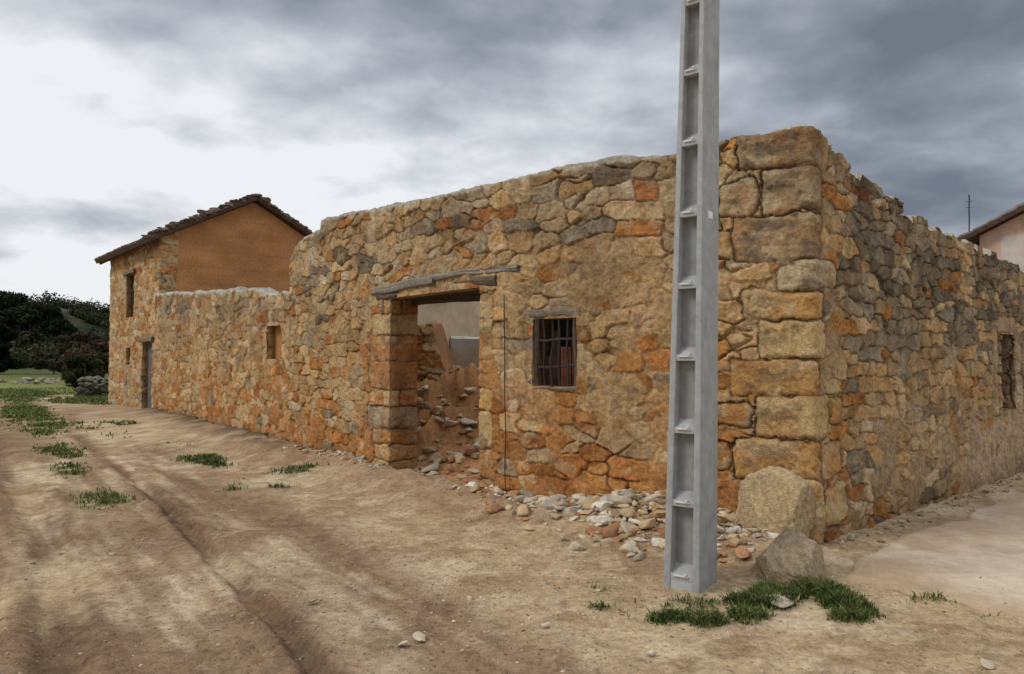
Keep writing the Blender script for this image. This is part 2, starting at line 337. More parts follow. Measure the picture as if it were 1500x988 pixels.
def build_wall(name, path, svals, zvals, top, style, T, opens, mat, parent, capcol, caps=(True, True), inner_style=None, caprough=.09):
    b = MB(); svals = np.asarray(svals); zvals = np.asarray(zvals)
    sn = []
    for (a, c, z0, z1, dep) in opens:
        sn.append((int(np.argmin(abs(svals-a))), int(np.argmin(abs(svals-c))), int(np.argmin(abs(zvals-z0))), int(np.argmin(abs(zvals-z1))), dep))
    S, Z = np.meshgrid(svals, zvals, indexing='ij'); tp = top(svals)
    Zc = np.minimum(Z, tp[:, None])
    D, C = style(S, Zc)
    P = path.p(svals); Nn = path.n(svals)
    V = np.zeros(S.shape+(3,)); V[..., :2] = P[:, None, :]+Nn[:, None, :]*D[..., None]; V[..., 2] = Zc
    over = (Z[:-1, :-1] > tp[:-1, None]) & (Z[1:, :-1] > tp[1:, None])
    mask = ~over
    for (ia, ic, i0, i1, dep) in sn: mask[ia:ic, i0:i1] = False
    b.grid(V, C, mask)
    Tp = .71*T
    two = path.LB > .5 and path.LA > .5
    def inner(sv):
        if not two: return path.raw(sv)-path.n(sv)*T
        s2 = np.where(sv >= 0, np.maximum(sv, Tp), np.minimum(sv, -Tp))
        return path.raw(s2)-path.n(np.where(s2 >= 0, np.maximum(s2, .15), np.minimum(s2, -.15)))*T
    I = inner(svals)
    Dt, Ct = style(svals, tp)
    O = P+Nn*Dt[:, None]
    K = 16; tt = np.linspace(0, 1, K)
    SV, TT = np.meshgrid(svals, tt, indexing='ij')
    VT = np.zeros(SV.shape+(3,)); VT[..., :2] = O[:, None, :]*(1-TT[..., None])+I[:, None, :]*TT[..., None]
    edge = np.minimum(TT, 1-TT); bumpz = ((fbm(SV*7, TT*4, 4, 31)-.5)*caprough+.03)*ss(0, .2, edge)
    VT[..., 2] = tp[:, None]+bumpz
    CT = np.asarray(capcol)*(.65+.7*fbm(SV*9, TT*6, 4, 33))[..., None]
    b.grid(VT, CT)
    si = np.unique(np.concatenate([np.arange(0, len(svals), 4), [len(svals)-1], *[[a, c] for a, c, _, _, _ in sn]])).astype(int)
    zi = np.unique(np.concatenate([np.arange(0, len(zvals), 4), [len(zvals)-1], *[[a, c] for _, _, a, c, _ in sn]])).astype(int)
    ist = inner_style or style
    S2, Z2 = np.meshgrid(svals[si], zvals[zi], indexing='ij'); tp2 = tp[si]; Z2c = np.minimum(Z2, tp2[:, None])
    D2, C2 = ist(S2+31.7, Z2c)
    D2 = D2*ss(0, .1, tp2[:, None]-Z2c)
    Ii = I[si]; V2 = np.zeros(S2.shape+(3,)); V2[..., :2] = Ii[:, None, :]-Nn[si][:, None, :]*D2[..., None]; V2[..., 2] = Z2c
    m2 = ~((Z2[:-1, :-1] > tp2[:-1, None]) & (Z2[1:, :-1] > tp2[1:, None]))
    sc = .5*(S2[:-1, :-1]+S2[1:, :-1]); zc = .5*(Z2[:-1, :-1]+Z2[:-1, 1:])
    for (ia, ic, i0, i1, dep) in sn: m2 &= ~((sc > svals[ia]) & (sc < svals[ic]) & (zc > zvals[i0]) & (zc < zvals[i1]))
    b.grid(V2, C2, m2)
    def jamb(i, i0, i1, sgn, ztop=None):
        zz = zvals[i0:i1+1]
        if ztop is not None: zz = np.minimum(zz, ztop)
        s0 = svals[i]; d0, _ = style(np.full(len(zz), s0), zz)
        K = 28; t = np.linspace(0, 1, K)
        ZZ, TT = np.meshgrid(zz, t, indexing='ij')
        dd, cc = style(s0+sgn*(.02+TT*T), ZZ)
        dep = d0[:, None]*(1-TT)-T*TT
        nrm = path.n(np.array([s0]))[0]; pp = path.p(np.array([s0]))[0]; tg = np.array([nrm[1], -nrm[0]])
        off = (dd*.9-.02)*ss(0, .12, TT)*ss(1, .9, TT)
        VV = np.zeros(ZZ.shape+(3,)); VV[..., :2] = pp+nrm*dep[..., None]-tg*sgn*off[..., None]; VV[..., 2] = ZZ
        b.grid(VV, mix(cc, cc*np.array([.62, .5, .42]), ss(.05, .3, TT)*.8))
    for (ia, ic, i0, i1, dep) in sn:
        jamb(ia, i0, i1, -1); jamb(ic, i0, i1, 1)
        for iz in (i0, i1):
            sv = svals[ia:ic+1]; d0, c0 = style(sv, np.full(len(sv), zvals[iz]))
            t = np.linspace(0, 1, 8); SS_, TT = np.meshgrid(sv, t, indexing='ij')
            VV = np.zeros(SS_.shape+(3,)); dp = d0[:, None]*(1-TT)-T*TT
            VV[..., :2] = path.p(sv)[:, None, :]+path.n(sv)[:, None, :]*dp[..., None]; VV[..., 2] = zvals[iz]
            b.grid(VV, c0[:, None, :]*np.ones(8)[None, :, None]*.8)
    if caps[0]: jamb(0, 0, len(zvals)-1, -1, tp[0])
    if caps[1]: jamb(len(svals)-1, 0, len(zvals)-1, 1, tp[-1])
    return b.build(name, mat, parent)

# ---------------------------------------------------------------- main ruin
ruin = empty('ruined_stone_building')
sv = np.concatenate([np.arange(-10.4, -4, .022), np.arange(-4, -1, .015), np.arange(-1, 5.0, .0115), np.arange(5.0, 9.36, .016)])
zv = np.arange(-.35, 4.05, .012)
inner_pl = style_plain((.42, .30, .18), 900, .04)
DOOR = (3.61, 5.63, -.36, 2.41, 0); WIN = (2.24, 2.80, 1.31, 2.02, 0); BW = (-5.52, -4.92, .92, 1.92, 0)
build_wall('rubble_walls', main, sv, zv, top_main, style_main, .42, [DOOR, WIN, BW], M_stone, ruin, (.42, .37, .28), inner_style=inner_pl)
lowp = empty('stone_yard_wall')
svl = np.arange(9.365, 20.2, .028); zvl = np.arange(-.35, 3.8, .022)
def style_low(s, z): return style_main(s, z, top_low)
build_wall('yard_wall_masonry', main, svl, zvl, top_low, style_low, .4, [(9.77, 10.48, 1.58, 2.2, 0)], M_stone, lowp, (.46, .41, .32), inner_style=inner_pl)

def at(path, s, d, z):
    p = path.p(np.array([s]))[0]; n = path.n(np.array([s]))[0]; return np.array([p[0]+n[0]*d, p[1]+n[1]*d, z])
def vec(path, s):
    n = path.n(np.array([s]))[0]; return np.array([n[0], n[1], 0])
def panel(name, path, s0, s1, z0, z1, d, mat, parent, th=.03, col=(.3, .3, .3)):
    a = at(path, s0, d, z0); c = at(path, s1, d, z0); n = vec(path, (s0+s1)/2)
    return obox(name, a, c-a, -n*th, (0, 0, z1-z0), mat, parent, col)
panel('niche_board', main, 9.74, 10.5, 1.56, 2.24, -.14, M_adobe, lowp, col=(.40, .19, .07))
beam('door_lintel', at(main, 3.30, -.05, 2.475), at(main, 6.0, -.06, 2.47), None, .2, .12, M_wood, ruin, (.13, .10, .075), 5, .014, .01)
beam('door_lintel_board', at(main, 2.98, -.01, 2.585), at(main, 4.55, .0, 2.60), None, .12, .07, M_wood, ruin, (.24, .21, .175), 6, .010, .01)
beam('door_lintel_board_end', at(main, 4.45, .012, 2.575), at(main, 6.1, -.01, 2.53), None, .12, .11, M_wood, ruin, (.23, .20, .165), 7, .012, .01)
beam('door_inner_lintel', at(main, 3.3, -.2, 2.45), at(main, 5.95, -.22, 2.47), None, .2, .15, M_wood, ruin, (.07, .05, .04), 8)
beam('door_back_lintel', at(main, 3.3, -.38, 2.40), at(main, 5.95, -.40, 2.42), None, .18, .16, M_wood, ruin, (.06, .045, .035), 9)
beam('iron_rod', at(main, 3.15, .04, 0.0), at(main, 3.17, .04, 2.3), (1, .3, 0), .010, .010, M_iron, ruin, (.2, .2, .2), 13, .001)
beam('window_lintel', at(main, 2.20, -.03, 2.075), at(main, 2.90, -.03, 2.085), None, .11, .09, M_wood, ruin, (.23, .19, .145), 15, .008)
beam('window_lintel_upper', at(main, 2.24, -.02, 2.155), at(main, 2.8, -.02, 2.15), None, .07, .035, M_wood, ruin, (.27, .23, .18), 16, .006)
beam('window_sill', at(main, 2.22, -.02, 1.29), at(main, 2.82, -.02, 1.29), None, .10, .04, M_wood, ruin, (.2, .17, .13), 17, .006)
fc = (.10, .075, .055)
beam('window_frame_left', at(main, 2.775, -.03, 1.3), at(main, 2.775, -.03, 2.07), (1, .3, 0), .06, .05, M_wood, ruin, fc, 18, .003)
beam('window_frame_right', at(main, 2.265, -.03, 1.3), at(main, 2.265, -.03, 2.07), (1, .3, 0), .06, .05, M_wood, ruin, fc, 19, .003)
for i, s_ in enumerate([2.37, 2.47, 2.57, 2.67]):
    beam('window_bar_%d' % i, at(main, s_, -.02, 1.3), at(main, s_+.004, -.02, 2.05), (1, .3, 0), .02, .02, M_iron, ruin, (.1, .1, .1), 20+i, .001)
for i, zz in enumerate([1.52, 1.8]):
    beam('window_cross_bar_%d' % i, at(main, 2.27, -.02, zz), at(main, 2.78, -.02, zz), None, .016, .024, M_iron, ruin, (.1, .1, .1), 30+i, .001)
for i, (a, c, z0, z1, cc) in enumerate([(2.24, 2.40, 1.3, 1.8, (.13, .05, .03)), (2.41, 2.54, 1.3, 1.72, (.16, .06, .035)), (2.56, 2.66, 1.3, 1.9, (.05, .03, .025)), (2.67, 2.81, 1.3, 1.62, (.10, .05, .03))]):
    panel('window_shutter_board_%d' % i, main, a, c, z0, z1, -.14, M_wood, ruin, .02, cc)
panel('window_dark_interior_sheet', main, 2.1, 2.95, 1.25, 2.1, -.3, M_dark, ruin)  # added dark sheet, its colour stands in for the shade inside the room
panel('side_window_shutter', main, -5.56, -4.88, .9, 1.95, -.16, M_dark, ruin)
for i, zz in enumerate([1.25, 1.6]):
    beam('side_window_bar_%d' % i, at(main, -5.5, -.06, zz), at(main, -4.93, -.06, zz), None, .02, .03, M_iron, ruin, (.1, .1, .1), 40+i, .001)

def simple_wall(name, a, b_, hfn, T, style, mat, parent, res=.05, cap=(.4, .36, .3), cr=.09):
    pth = Path([a, b_], [a, (a[0]-(b_[0]-a[0])*1e-4, a[1]-(b_[1]-a[1])*1e-4)])
    return build_wall(name, pth, np.arange(0, pth.LA, res), np.arange(-.3, 4.2, res), hfn, style, T, [], mat, parent, cap, caprough=cr)
simple_wall('end_wall_plastered', (3.55, 18.8), (-3.72, 12.8), lambda s: 3.15+.25*fbm(s*2, s*0, 3, 4), .35, style_plain((.56, .46, .31), 905), M_adobe, ruin)
simple_wall('partition_wall_rendered', (2.6, 13.2), (-1.1, 12.35), lambda s: 1.92+.05*fbm(s*2, s*0, 3, 5), .15, style_plain((.36, .335, .29), 915), M_adobe, ruin)
def st_stub(s, z):
    return stone_layer(s, z, .24, .14, 811, .08, .45, .4, np.full(np.shape(s), .3), np.array([.44, .23, .09]), .04)
simple_wall('ruined_cross_wall', (-1.05, 11.9), (-2.6, 12.5), lambda s: 2.12+.3*(fbm(s*5, s*0, 3, 6)-.5)-.8*ss(.35, 0, s)+.1*h2(np.floor(s*6), s*0, 3), .4, st_stub, M_stone, ruin, .025, (.38, .2, .09), .14)
simple_wall('rear_wall', (10.5, 12.9), (3.5, 18.9), lambda s: 2.6+.3*fbm(s*2, s*0, 3, 7), .35, st_stub, M_stone, ruin, .06)

# ---------------------------------------------------------------- farmhouse
fh = empty('stone_farmhouse')
svh = np.concatenate([np.arange(-4.76, 0, .035), np.arange(0, 6.02, .03)]); zvh = np.arange(-.3, 7, .03)
def top_house(s):
    s = np.asarray(s, float); t = -s
    g = np.interp(t, [0, 2.85, 4.76], [5.22, 6.72, 5.72]); return np.where(s < 0, g, 5.22)
build_wall('masonry_walls', house, svh, zvh, top_house, style_house, .35, [(.62, 1.7, -.3, 2.1, 0), (2.75, 3.75, 2.97, 4.4, 0), (3.15, 3.65, 1.37, 1.94, 0)], M_stone, fh, (.3, .22, .15))
panel('door_leaf', house, .6, 1.72, -.3, 2.12, -.15, M_wood, fh, .05, (.16, .15, .16))
for i in range(5): panel('door_plank_joint_%d' % i, house, .82+i*.18, .835+i*.18, -.2, 2.08, -.146, M_dark, fh, .004)
panel('upper_window_shutter', house, 2.72, 3.78, 2.95, 4.42, -.15, M_dark, fh, .05)
panel('upper_window_mullion', house, 3.22, 3.28, 2.97, 4.4, -.11, M_wood, fh, .03, (.15, .12, .1))
panel('lower_window_shutter', house, 3.12, 3.68, 1.35, 1.96, -.15, M_dark, fh, .05)
beam('upper_window_lintel', at(house, 2.6, .03, 4.47), at(house, 3.9, .03, 4.47), None, .12, .13, M_wood, fh, (.2, .16, .12), 50)
beam('door_head', at(house, .45, .03, 2.18), at(house, 1.85, .03, 2.18), None, .12, .14, M_wood, fh, (.22, .18, .13), 51)
fd = np.array([-.664, .747]); gd = np.array([.747, .664]); hc = np.array([-10.6, 21.5])
far = np.array([-14.6, 26.0]); bk = hc+gd*4.76; bf = far+gd*4.76
def wpoly(name, pts, col):
    b = MB(); b.raw(pts, [list(range(4))] if len(pts) == 4 else [[0, 1, 2], [0, 2, 3], [0, 3, 4]], col); return b.build(name, M_adobe, fh, False)
wpoly('back_wall', [(*bk, -.3), (*bf, -.3), (*bf, 5.7), (*bk, 5.7)], (.4, .2, .09))
fa = far+gd*2.85
wpoly('far_gable', [(*far, -.3), (*bf, -.3), (*bf, 5.72), (*fa, 6.72), (*far, 5.22)], (.4, .25, .12))
def roof(name, e0, e1, r0, r1, parent, mat, col, per=.24, seed=0, thick=.10):
    e0, e1, r0, r1 = [np.array(q, float) for q in (e0, e1, r0, r1)]
    L = np.linalg.norm(e1-e0); W = np.linalg.norm(r0-e0)
    nu = int(L/.03); nv = int(W/.05)
    U, Vv = np.meshgrid(np.linspace(0, 1, nu), np.linspace(0, 1, nv), indexing='ij')
    base = (e0*(1-U)[..., None]+e1*U[..., None])*(1-Vv)[..., None]+(r0*(1-U)[..., None]+r1*U[..., None])*Vv[..., None]
    nrm = np.cross(e1-e0, r0-e0); nrm /= np.linalg.norm(nrm)
    if nrm[2] < 0: nrm = -nrm
    x = U*L/per; row = np.floor(Vv*W/.33+.35*h2(np.floor(x), np.floor(x)*0, seed)); fr = (Vv*W/.33) % 1
    jit = h2(np.floor(x), row, seed+1)
    hgt = .075*np.abs(np.sin(np.pi*(x+(jit-.5)*.12)))+.03*(1-fr)+.03*jit+.10*(fbm(U*L*.6, Vv*W*.6, 3, seed+3)-.5)
    V = base+nrm*hgt[..., None]
    C = np.asarray(col)*(.55+.8*h2(np.floor(x*2), row, seed+5))[..., None]
    C = mix(C, np.array([.13, .12, .10]), ss(.45, .65, fbm(U*L, Vv*W, 4, seed+6))*.7)
    b = MB(); b.grid(V, C); b.grid(base-nrm*thick*.6, np.asarray(col)*.35)
    for sl in ((slice(0, 1), slice(None)), (slice(-1, None), slice(None)), (slice(None), slice(0, 1)), (slice(None), slice(-1, None))):
        a = V[sl].reshape(-1, 3); c = (base-nrm*thick*.6)[sl].reshape(-1, 3); b.grid(np.stack([a, c]), np.asarray(col)*.4)
    return b.build(name, mat, parent)
def P3(s_f, t_g, z): q = hc+fd*s_f+gd*t_g; return (q[0], q[1], z)
sl = (6.72-5.22)/2.85; sr = 1.0/1.91
tc = (.20, .13, .09)
roof('roof_front_slope', P3(-.28, -.42, 5.30-.42*sl), P3(6.35, -.42, 5.30-.42*sl), P3(-.28, 2.85, 6.82), P3(6.35, 2.85, 6.82), fh, M_tile, tc, seed=1)
roof('roof_back_slope', P3(-.28, 5.1, 6.82-2.25*sr), P3(6.35, 5.1, 6.82-2.25*sr), P3(-.28, 2.85, 6.82), P3(6.35, 2.85, 6.82), fh, M_tile, tc, seed=2)
for i in range(16):
    s_ = .1+i*.39; q0 = P3(s_, -.38, 5.24-.38*sl-.04); q1 = P3(s_, .4, 5.24+.4*sl-.04); beam('rafter_%d' % i, q0, q1, None, .07, .08, M_wood, fh, (.12, .08, .05), 60+i, .003)

# ---------------------------------------------------------------- rocks
def ico(sub):
    import bmesh
    bm = bmesh.new(); bmesh.ops.create_icosphere(bm, subdivisions=sub, radius=1); bm.verts.ensure_lookup_table()
    V = np.array([v.co[:] for v in bm.verts]); F = np.array([[v.index for v in f.verts] for f in bm.faces]); bm.free(); return V, F
IV1, IF1 = ico(3); IV0, IF0 = ico(2)
def rockverts(V, seed):
    p = V.copy(); rr = np.random.RandomState(seed)
    for q in range(14):
        d = rr.normal(size=3); d /= np.linalg.norm(d); c = .38+.34*rr.rand(); t = p@d; p = p-np.outer(np.maximum(t-c, 0), d)
    p *= (1+.10*(fbm(V[:, 0]*3+seed, V[:, 1]*3+V[:, 2]*2, 3, seed)-.5)[:, None]); p /= np.abs(p).max(); return p
RV = [rockverts(IV1, i) for i in range(14)]; RV0 = [rockverts(IV0, 40+i) for i in range(14)]
def add_rock(b, x, y, z, r, col, fl=.7, asp=1.3):
    small = r < .035
    p = (RV0 if small else RV)[R.randint(14)]*np.array([r*asp, r, r*fl]); a, t = R.rand()*6.28, (R.rand()-.5)*1.3
    Rx = np.array([[1, 0, 0], [0, math.cos(t), -math.sin(t)], [0, math.sin(t), math.cos(t)]])
    Rz = np.array([[math.cos(a), -math.sin(a), 0], [math.sin(a), math.cos(a), 0], [0, 0, 1]])
    b.raw(p@Rx.T@Rz.T+np.array([x, y, z]), IF0 if small else IF1, col)

b = MB()
for i in range(60):
    u = i/59.
    for t0, t1 in ((-.4, 2.85), (2.85, 5.05)):
        t = t0+(t1-t0)*u; z = 6.9-(2.85-t)*sl if t < 2.85 else 6.9-(t-2.85)*sr
        if i % 2 == 0 or t0 < 0: q = P3(-.2+R.rand()*.1, t, z+R.rand()*.05); add_rock(b, q[0], q[1], q[2], .10+.09*R.rand(), np.array([.16, .12, .09])*(.6+.8*R.rand()), .5, 1.6)
for i in range(40):
    q = P3(-.2+i*.165, 2.85, 6.9); add_rock(b, q[0], q[1], q[2], .11, np.array([.2, .13, .09])*(.6+.7*R.rand()), .6, 1.3)
b.build('ridge_and_verge_tiles', M_tile, fh)

# ---------------------------------------------------------------- ground
SS_path = np.linspace(-10.4, 20.2, 240); PP = main.raw(SS_path); PN = main.n(SS_path)
rut1 = np.array([(-22, 31), (-16, 22.4), (-10.6, 14.6), (-6.6, 9.6), (-4.5, 6.9), (-2.9, 4.6), (-1.6, 2.6), (-.6, 1.)])
rut2 = np.array([(-19.4, 31), (-9.9, 16.2), (-5.1, 9.7), (-2.65, 6.2), (-1.5, 4.5), (-.35, 2.7), (.7, 1.)])
rut3 = np.array([(-17, 22.4), (-8.5, 11.3), (-5.45, 7.6), (-3.6, 5), (-2.0, 2.2)])
rut4 = np.array([(-6.6, 12.9), (-4.2, 9.4), (-2.0, 6.75), (-.72, 4.8), (.1, 3.6), (1.3, 2.2), (2.5, 1)])
def smooth_line(P, n=10):
    Q = np.vstack([2*P[0]-P[1], P, 2*P[-1]-P[-2]]); out = []
    for i in range(1, len(Q)-2):
        for t in np.linspace(0, 1, n, endpoint=False):
            a, b, c, d = Q[i-1], Q[i], Q[i+1], Q[i+2]
            out.append(.5*((2*b)+(-a+c)*t+(2*a-5*b+4*c-d)*t*t+(-a+3*b-3*c+d)*t**3))
    out.append(P[-1]); return np.array(out)
rut1, rut2, rut3, rut4 = [smooth_line(q, 4) for q in (rut1, rut2, rut3, rut4)]
def dseg(x, y, pts):
    d = np.full(x.shape, 1e9)
    for a, c in zip(pts[:-1], pts[1:]):
        v = c-a; l = v@v; t = np.clip(((x-a[0])*v[0]+(y-a[1])*v[1])/l, 0, 1)
        d = np.minimum(d, np.hypot(x-a[0]-t*v[0], y-a[1]-t*v[1]))
    return d
GR = [(-15, 22, .9, 3.0, .8), (-12.5, 19, .7, 2.0, .62), (-10.2, 15.6, .5, 1.3, .5), (-7.9, 12.6, .5, 1.2, .58), (-6.3, 10.3, .4, .9, .5), (-4.6, 8.1, .42, .7, .60), (-8.2, 15, .5, .7, .5), (-4.9, 11.4, .45, .5, .7), (-4.4, 10.8, .35, .36, .65),
      (-3.4, 8.9, .2, .28, .6), (-3.0, 10.05, .42, .22, .85), (-2.85, 8.85, .16, .1, .7), (-3.5, 9.5, .2, .15, .5), (-16, 27, 1.4, 2.2, .95), (-21, 30, 1.5, 4, 1), (-9.6, 17.8, .5, .6, .6), (-6.2, 13.2, .5, .5, .4), (-11, 17, 2.2, 2.5, .38), (-13.5, 18, .8, 4, .55),
      (-4.2, 5.2, .16, 1.1, .4), (-1.55, 3.95, .10, .06, .4), (7.0, 9.3, .15, .1, .6), (2.75, 4.75, .34, .07, .5), (3.0, 4.45, .25, .05, .4), (-.35, 7.4, .12, .06, .5), (-.7, 6.2, .1, .07, .3),
      (.62, 4.6, .18, .07, .6), (.97, 4.42, .28, .08, .85), (1.25, 4.36, .24, .10, .95), (1.45, 4.52, .2, .13, .95), (1.62, 4.72, .22, .13, 1), (1.9, 4.90, .26, .13, 1), (2.14, 4.85, .18, .18, 1), (2.14, 4.58, .16, .18, .95), (2.07, 4.42, .14, .08, .9), (1.1, 4.7, .4, .25, .40), (.5, 5.0, .25, .15, .4)]
GR = np.array(GR)
def grassmask(x, y):
    m = np.zeros(x.shape)
    for gx, gy, rx, ry, d in GR:
        dx = x-gx; dy = y-gy
        dx2 = dx+dy*.66 if ry > .35 else dx
        m = np.maximum(m, d*np.exp(-((dx2/rx)**2+(dy/ry)**2)))
    nz = fbm(x*2.3, y*2.3, 3, 61)*.45+fbm(x*9, y*9, 3, 62)*.55
    m = m*(.95+3.8*(nz-.48))
    fld = ss(25, 33, y+(nz-.5)*12)*ss(-9, -14, x)
    tr = np.minimum(dseg(x, y, rut1), dseg(x, y, rut2))
    return np.clip(np.maximum(m, fld*ss(.25, .8, tr)*.95), 0, 1.2)
def ground_hc(x, y, want_col=True):
    shp = x.shape; xf = x.ravel(); yf = y.ravel()
    near = (xf > -22) & (xf < 14) & (yf > 0) & (yf < 34)
    sd = np.full(xf.shape, 50.); ss_ = np.zeros(xf.shape)
    ii = np.where(near)[0]
    for c in np.array_split(ii, max(1, len(ii)//20000)):
        if len(c) == 0: continue
        dx = xf[c, None]-PP[None, :, 0]; dy = yf[c, None]-PP[None, :, 1]; k = np.argmin(dx*dx+dy*dy, 1)
        a = np.arange(len(c)); sd[c] = np.where((dx[a, k]*PN[k, 0]+dy[a, k]*PN[k, 1]) > 0, 1, -1)*np.sqrt(dx[a, k]**2+dy[a, k]**2); ss_[c] = SS_path[k]
    sd = sd.reshape(shp); sw = ss_.reshape(shp)
    n1 = fbm(x*.6, y*.6, 4, 71); n2 = fbm(x*3, y*3, 4, 72); n3 = fbm(x*12, y*12, 4, 73)
    ac = x*.80+y*.60; al = -x*.60+y*.80
    stq = fbm(ac*7, al*.7, 4, 74)
    z = (n1-.5)*.07*ss(1, 4, y)+(n2-.5)*.028+(n3-.5)*.018*ss(.35, .6, n1)+(n3-.5)*.008
    wb = .14*(n2-.5)+.06*(n3-.5)
    d1 = dseg(x+wb, y, rut1); d2 = dseg(x+wb, y, rut2); d3 = dseg(x+wb, y, rut3); d4 = dseg(x, y, rut4)
    for d, a, w in ((d1, .055, .13), (d2, .060, .065), (d3, .04, .09), (d4, .02, .28)):
        am = a*np.clip(.2+1.6*(n1-.15), .2, 1.5)
        z = z-am*np.exp(-(d/w)**4)+am*.3*np.exp(-((d-w*2.0)/(w*.8))**2)
    inner_tr = np.exp(-(np.minimum(d1, d2)/.8)**2)
    z = z+(stq-.5)*.035*inner_tr
    onA = (sw > .1)
    z = z+np.where(onA, .16, .05)*ss(1.3, .0, sd)*(.6+.8*n2)*(sd > 0)
    heap = np.exp(-(((sw-1.25)/.75)**2))*ss(.75, .0, sd)*(sd > 0)*onA
    z = z+heap*.13*(.5+n2)
    ins = ss(0, -.6, sd)*(sw < 9.2)*(y < 18)*(x > -6)
    hp = np.exp(-(((x+.7)/1.3)**2+((y-11.9)/1.3)**2))
    z = z+ins*(.05+.85*hp+(.45*ss(10, 12, y)))*(.75+.5*n2)+ins*(n2-.5)*.2
    e1 = (x-C0[0])*eB[0]+(y-C0[1])*eB[1]; e2 = (x-C0[0])*nB[0]+(y-C0[1])*nB[1]
    pv = ss(-.9, -.5, e1)*ss(.3, .6, e2)
    z = z*(1-pv*.9)
    gm = grassmask(x, y); z = z+.04*np.clip(gm, 0, 1)*ss(3, 5, y)*ss(12, 8, y)
    if not want_col: return z
    sand = np.array([.46, .335, .195]); pale = np.array([.57, .445, .285]); br = np.array([.225, .14, .084]); rd = np.array([.33, .21, .118])
    C = mix(sand, pale, ss(.42, .62, fbm(x*1.3, y*1.3, 5, 80)))
    C = mix(C, rd, ss(.48, .66, fbm(x*.8+5, y*.8, 5, 81))*.6)
    C = mix(C, rd*.9, ss(.50, .62, fbm(x*4+5, y*4, 5, 82))*.5)
    C = mix(C, pale*1.05, ss(.56, .66, fbm(x*5+9, y*5, 5, 83))*.5)
    tr = np.clip(np.exp(-(d1/.38)**2)+np.exp(-(d3/.34)**2)*.9+np.exp(-(d4/.38)**2)*1.0+np.exp(-(d2/.15)**2)*.9+.8*np.exp(-(dseg(x, y, (rut1+np.array([.75, .2])))/.55)**2), 0, 1)
    C = mix(C, br*(.8+.5*n2)[..., None], np.clip(tr*ss(.28, .52, stq*.6+n1*.4), 0, 1)*.88)
    C = mix(C, C*.62, np.clip(np.exp(-(d2/.09)**4)+np.exp(-(d1/.13)**4)*.8, 0, 1)*.7*ss(.3, .5, n1))
    C = mix(C, C*.75, inner_tr*ss(.5, .62, fbm(ac*14, al*1.5, 3, 75))*.6)
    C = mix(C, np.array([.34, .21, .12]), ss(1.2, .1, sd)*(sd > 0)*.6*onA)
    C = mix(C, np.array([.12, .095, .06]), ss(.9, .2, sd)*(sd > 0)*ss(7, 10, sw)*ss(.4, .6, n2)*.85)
    C = mix(C, np.array([.38, .19, .08])*(.7+.6*n2)[..., None], ins)
    C = mix(C, C*.66, ss(.50, .70, n3)*.55)
    gc = mix(np.array([.10, .125, .035]), np.array([.13, .18, .045]), ss(20, 40, y))
    C = mix(C, gc*(.7+.6*n2)[..., None], ss(.25, .7, gm)*.75)
    ff = ss(32, 60, y); C = mix(C, mix(np.array([.11, .155, .04]), np.array([.15, .155, .06]), n1), ff*ss(-5, -12, x)*.9)
    C = mix(C, np.array([.08, .088, .04]), ss(50, 80, y)*.85)
    return z, C
def geo(a, step, end, f):
    out = []; x = a
    while abs(x) < abs(end): x += step; step *= f; out.append(x)
    return out
xs = np.array(geo(-7, -.035, -900, 1.055)[::-1]+list(np.arange(-7, 5.5, .024))+geo(5.5, .04, 900, 1.07))
ys = np.array(geo(1.4, -.1, -60, 1.3)[::-1]+list(np.arange(1.4, 8.5, .018))+geo(8.5, .022, 1500, 1.022))
X, Y = np.meshgrid(xs, ys, indexing='ij')
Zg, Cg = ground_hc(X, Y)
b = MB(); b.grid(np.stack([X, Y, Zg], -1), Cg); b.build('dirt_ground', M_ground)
def gz(x, y): return ground_hc(np.atleast_1d(np.asarray(x, float)), np.atleast_1d(np.asarray(y, float)), False)

E1, E2 = np.meshgrid(np.concatenate([np.linspace(0, 3, 90), np.linspace(3.1, 30, 120)]), np.linspace(0, 1, 120), indexing='ij')
inner_e = .38+(fbm(E1*1.5, E1*0, 4, 91)-.5)*.25+np.where(E1 < .6, (.6-E1)*.3, 0); e2v = inner_e+E2*(6.5-inner_e)
left = -.62-.10*(e2v-.6)+(fbm(e2v*1.7, e2v*0, 4, 92)-.5)*.4+(fbm(e2v*9, e2v*0, 3, 97)-.5)*.12
e1v = left+E1
pz = .028+(fbm(e1v*.8, e2v*.8, 3, 93)-.5)*.03+(fbm(e1v*6, e2v*6, 3, 94)-.5)*.006
sk = (E1 < 1e-6) | (E2 < 1e-6) | (E2 > .9999); pz = np.where(sk, -.06, pz)
Vp = np.stack([C0[0]+e1v*eB[0]+e2v*nB[0], C0[1]+e1v*eB[1]+e2v*nB[1], pz], -1)
nn = fbm(e1v*1.1, e2v*1.1, 5, 95)
Cp = mix(np.array([.46, .36, .25]), np.array([.57, .46, .34]), ss(.35, .65, nn)); Cp = mix(Cp, np.array([.42, .29, .18]), ss(.9, .2, e2v-inner_e)*.7*ss(.35, .6, fbm(e1v*3, e2v*3, 3, 96)))
Cp = mix(Cp, np.array([.42, .30, .18]), ss(.7, 0, E1+(nn-.5)*.6)*.9)
Cp = mix(Cp, np.array([.34, .25, .16]), ss(.6, .7, fbm(e1v*2, e2v*2, 5, 98))*.35)
b = MB(); b.grid(Vp, Cp); b.build('concrete_pavement', M_pave)

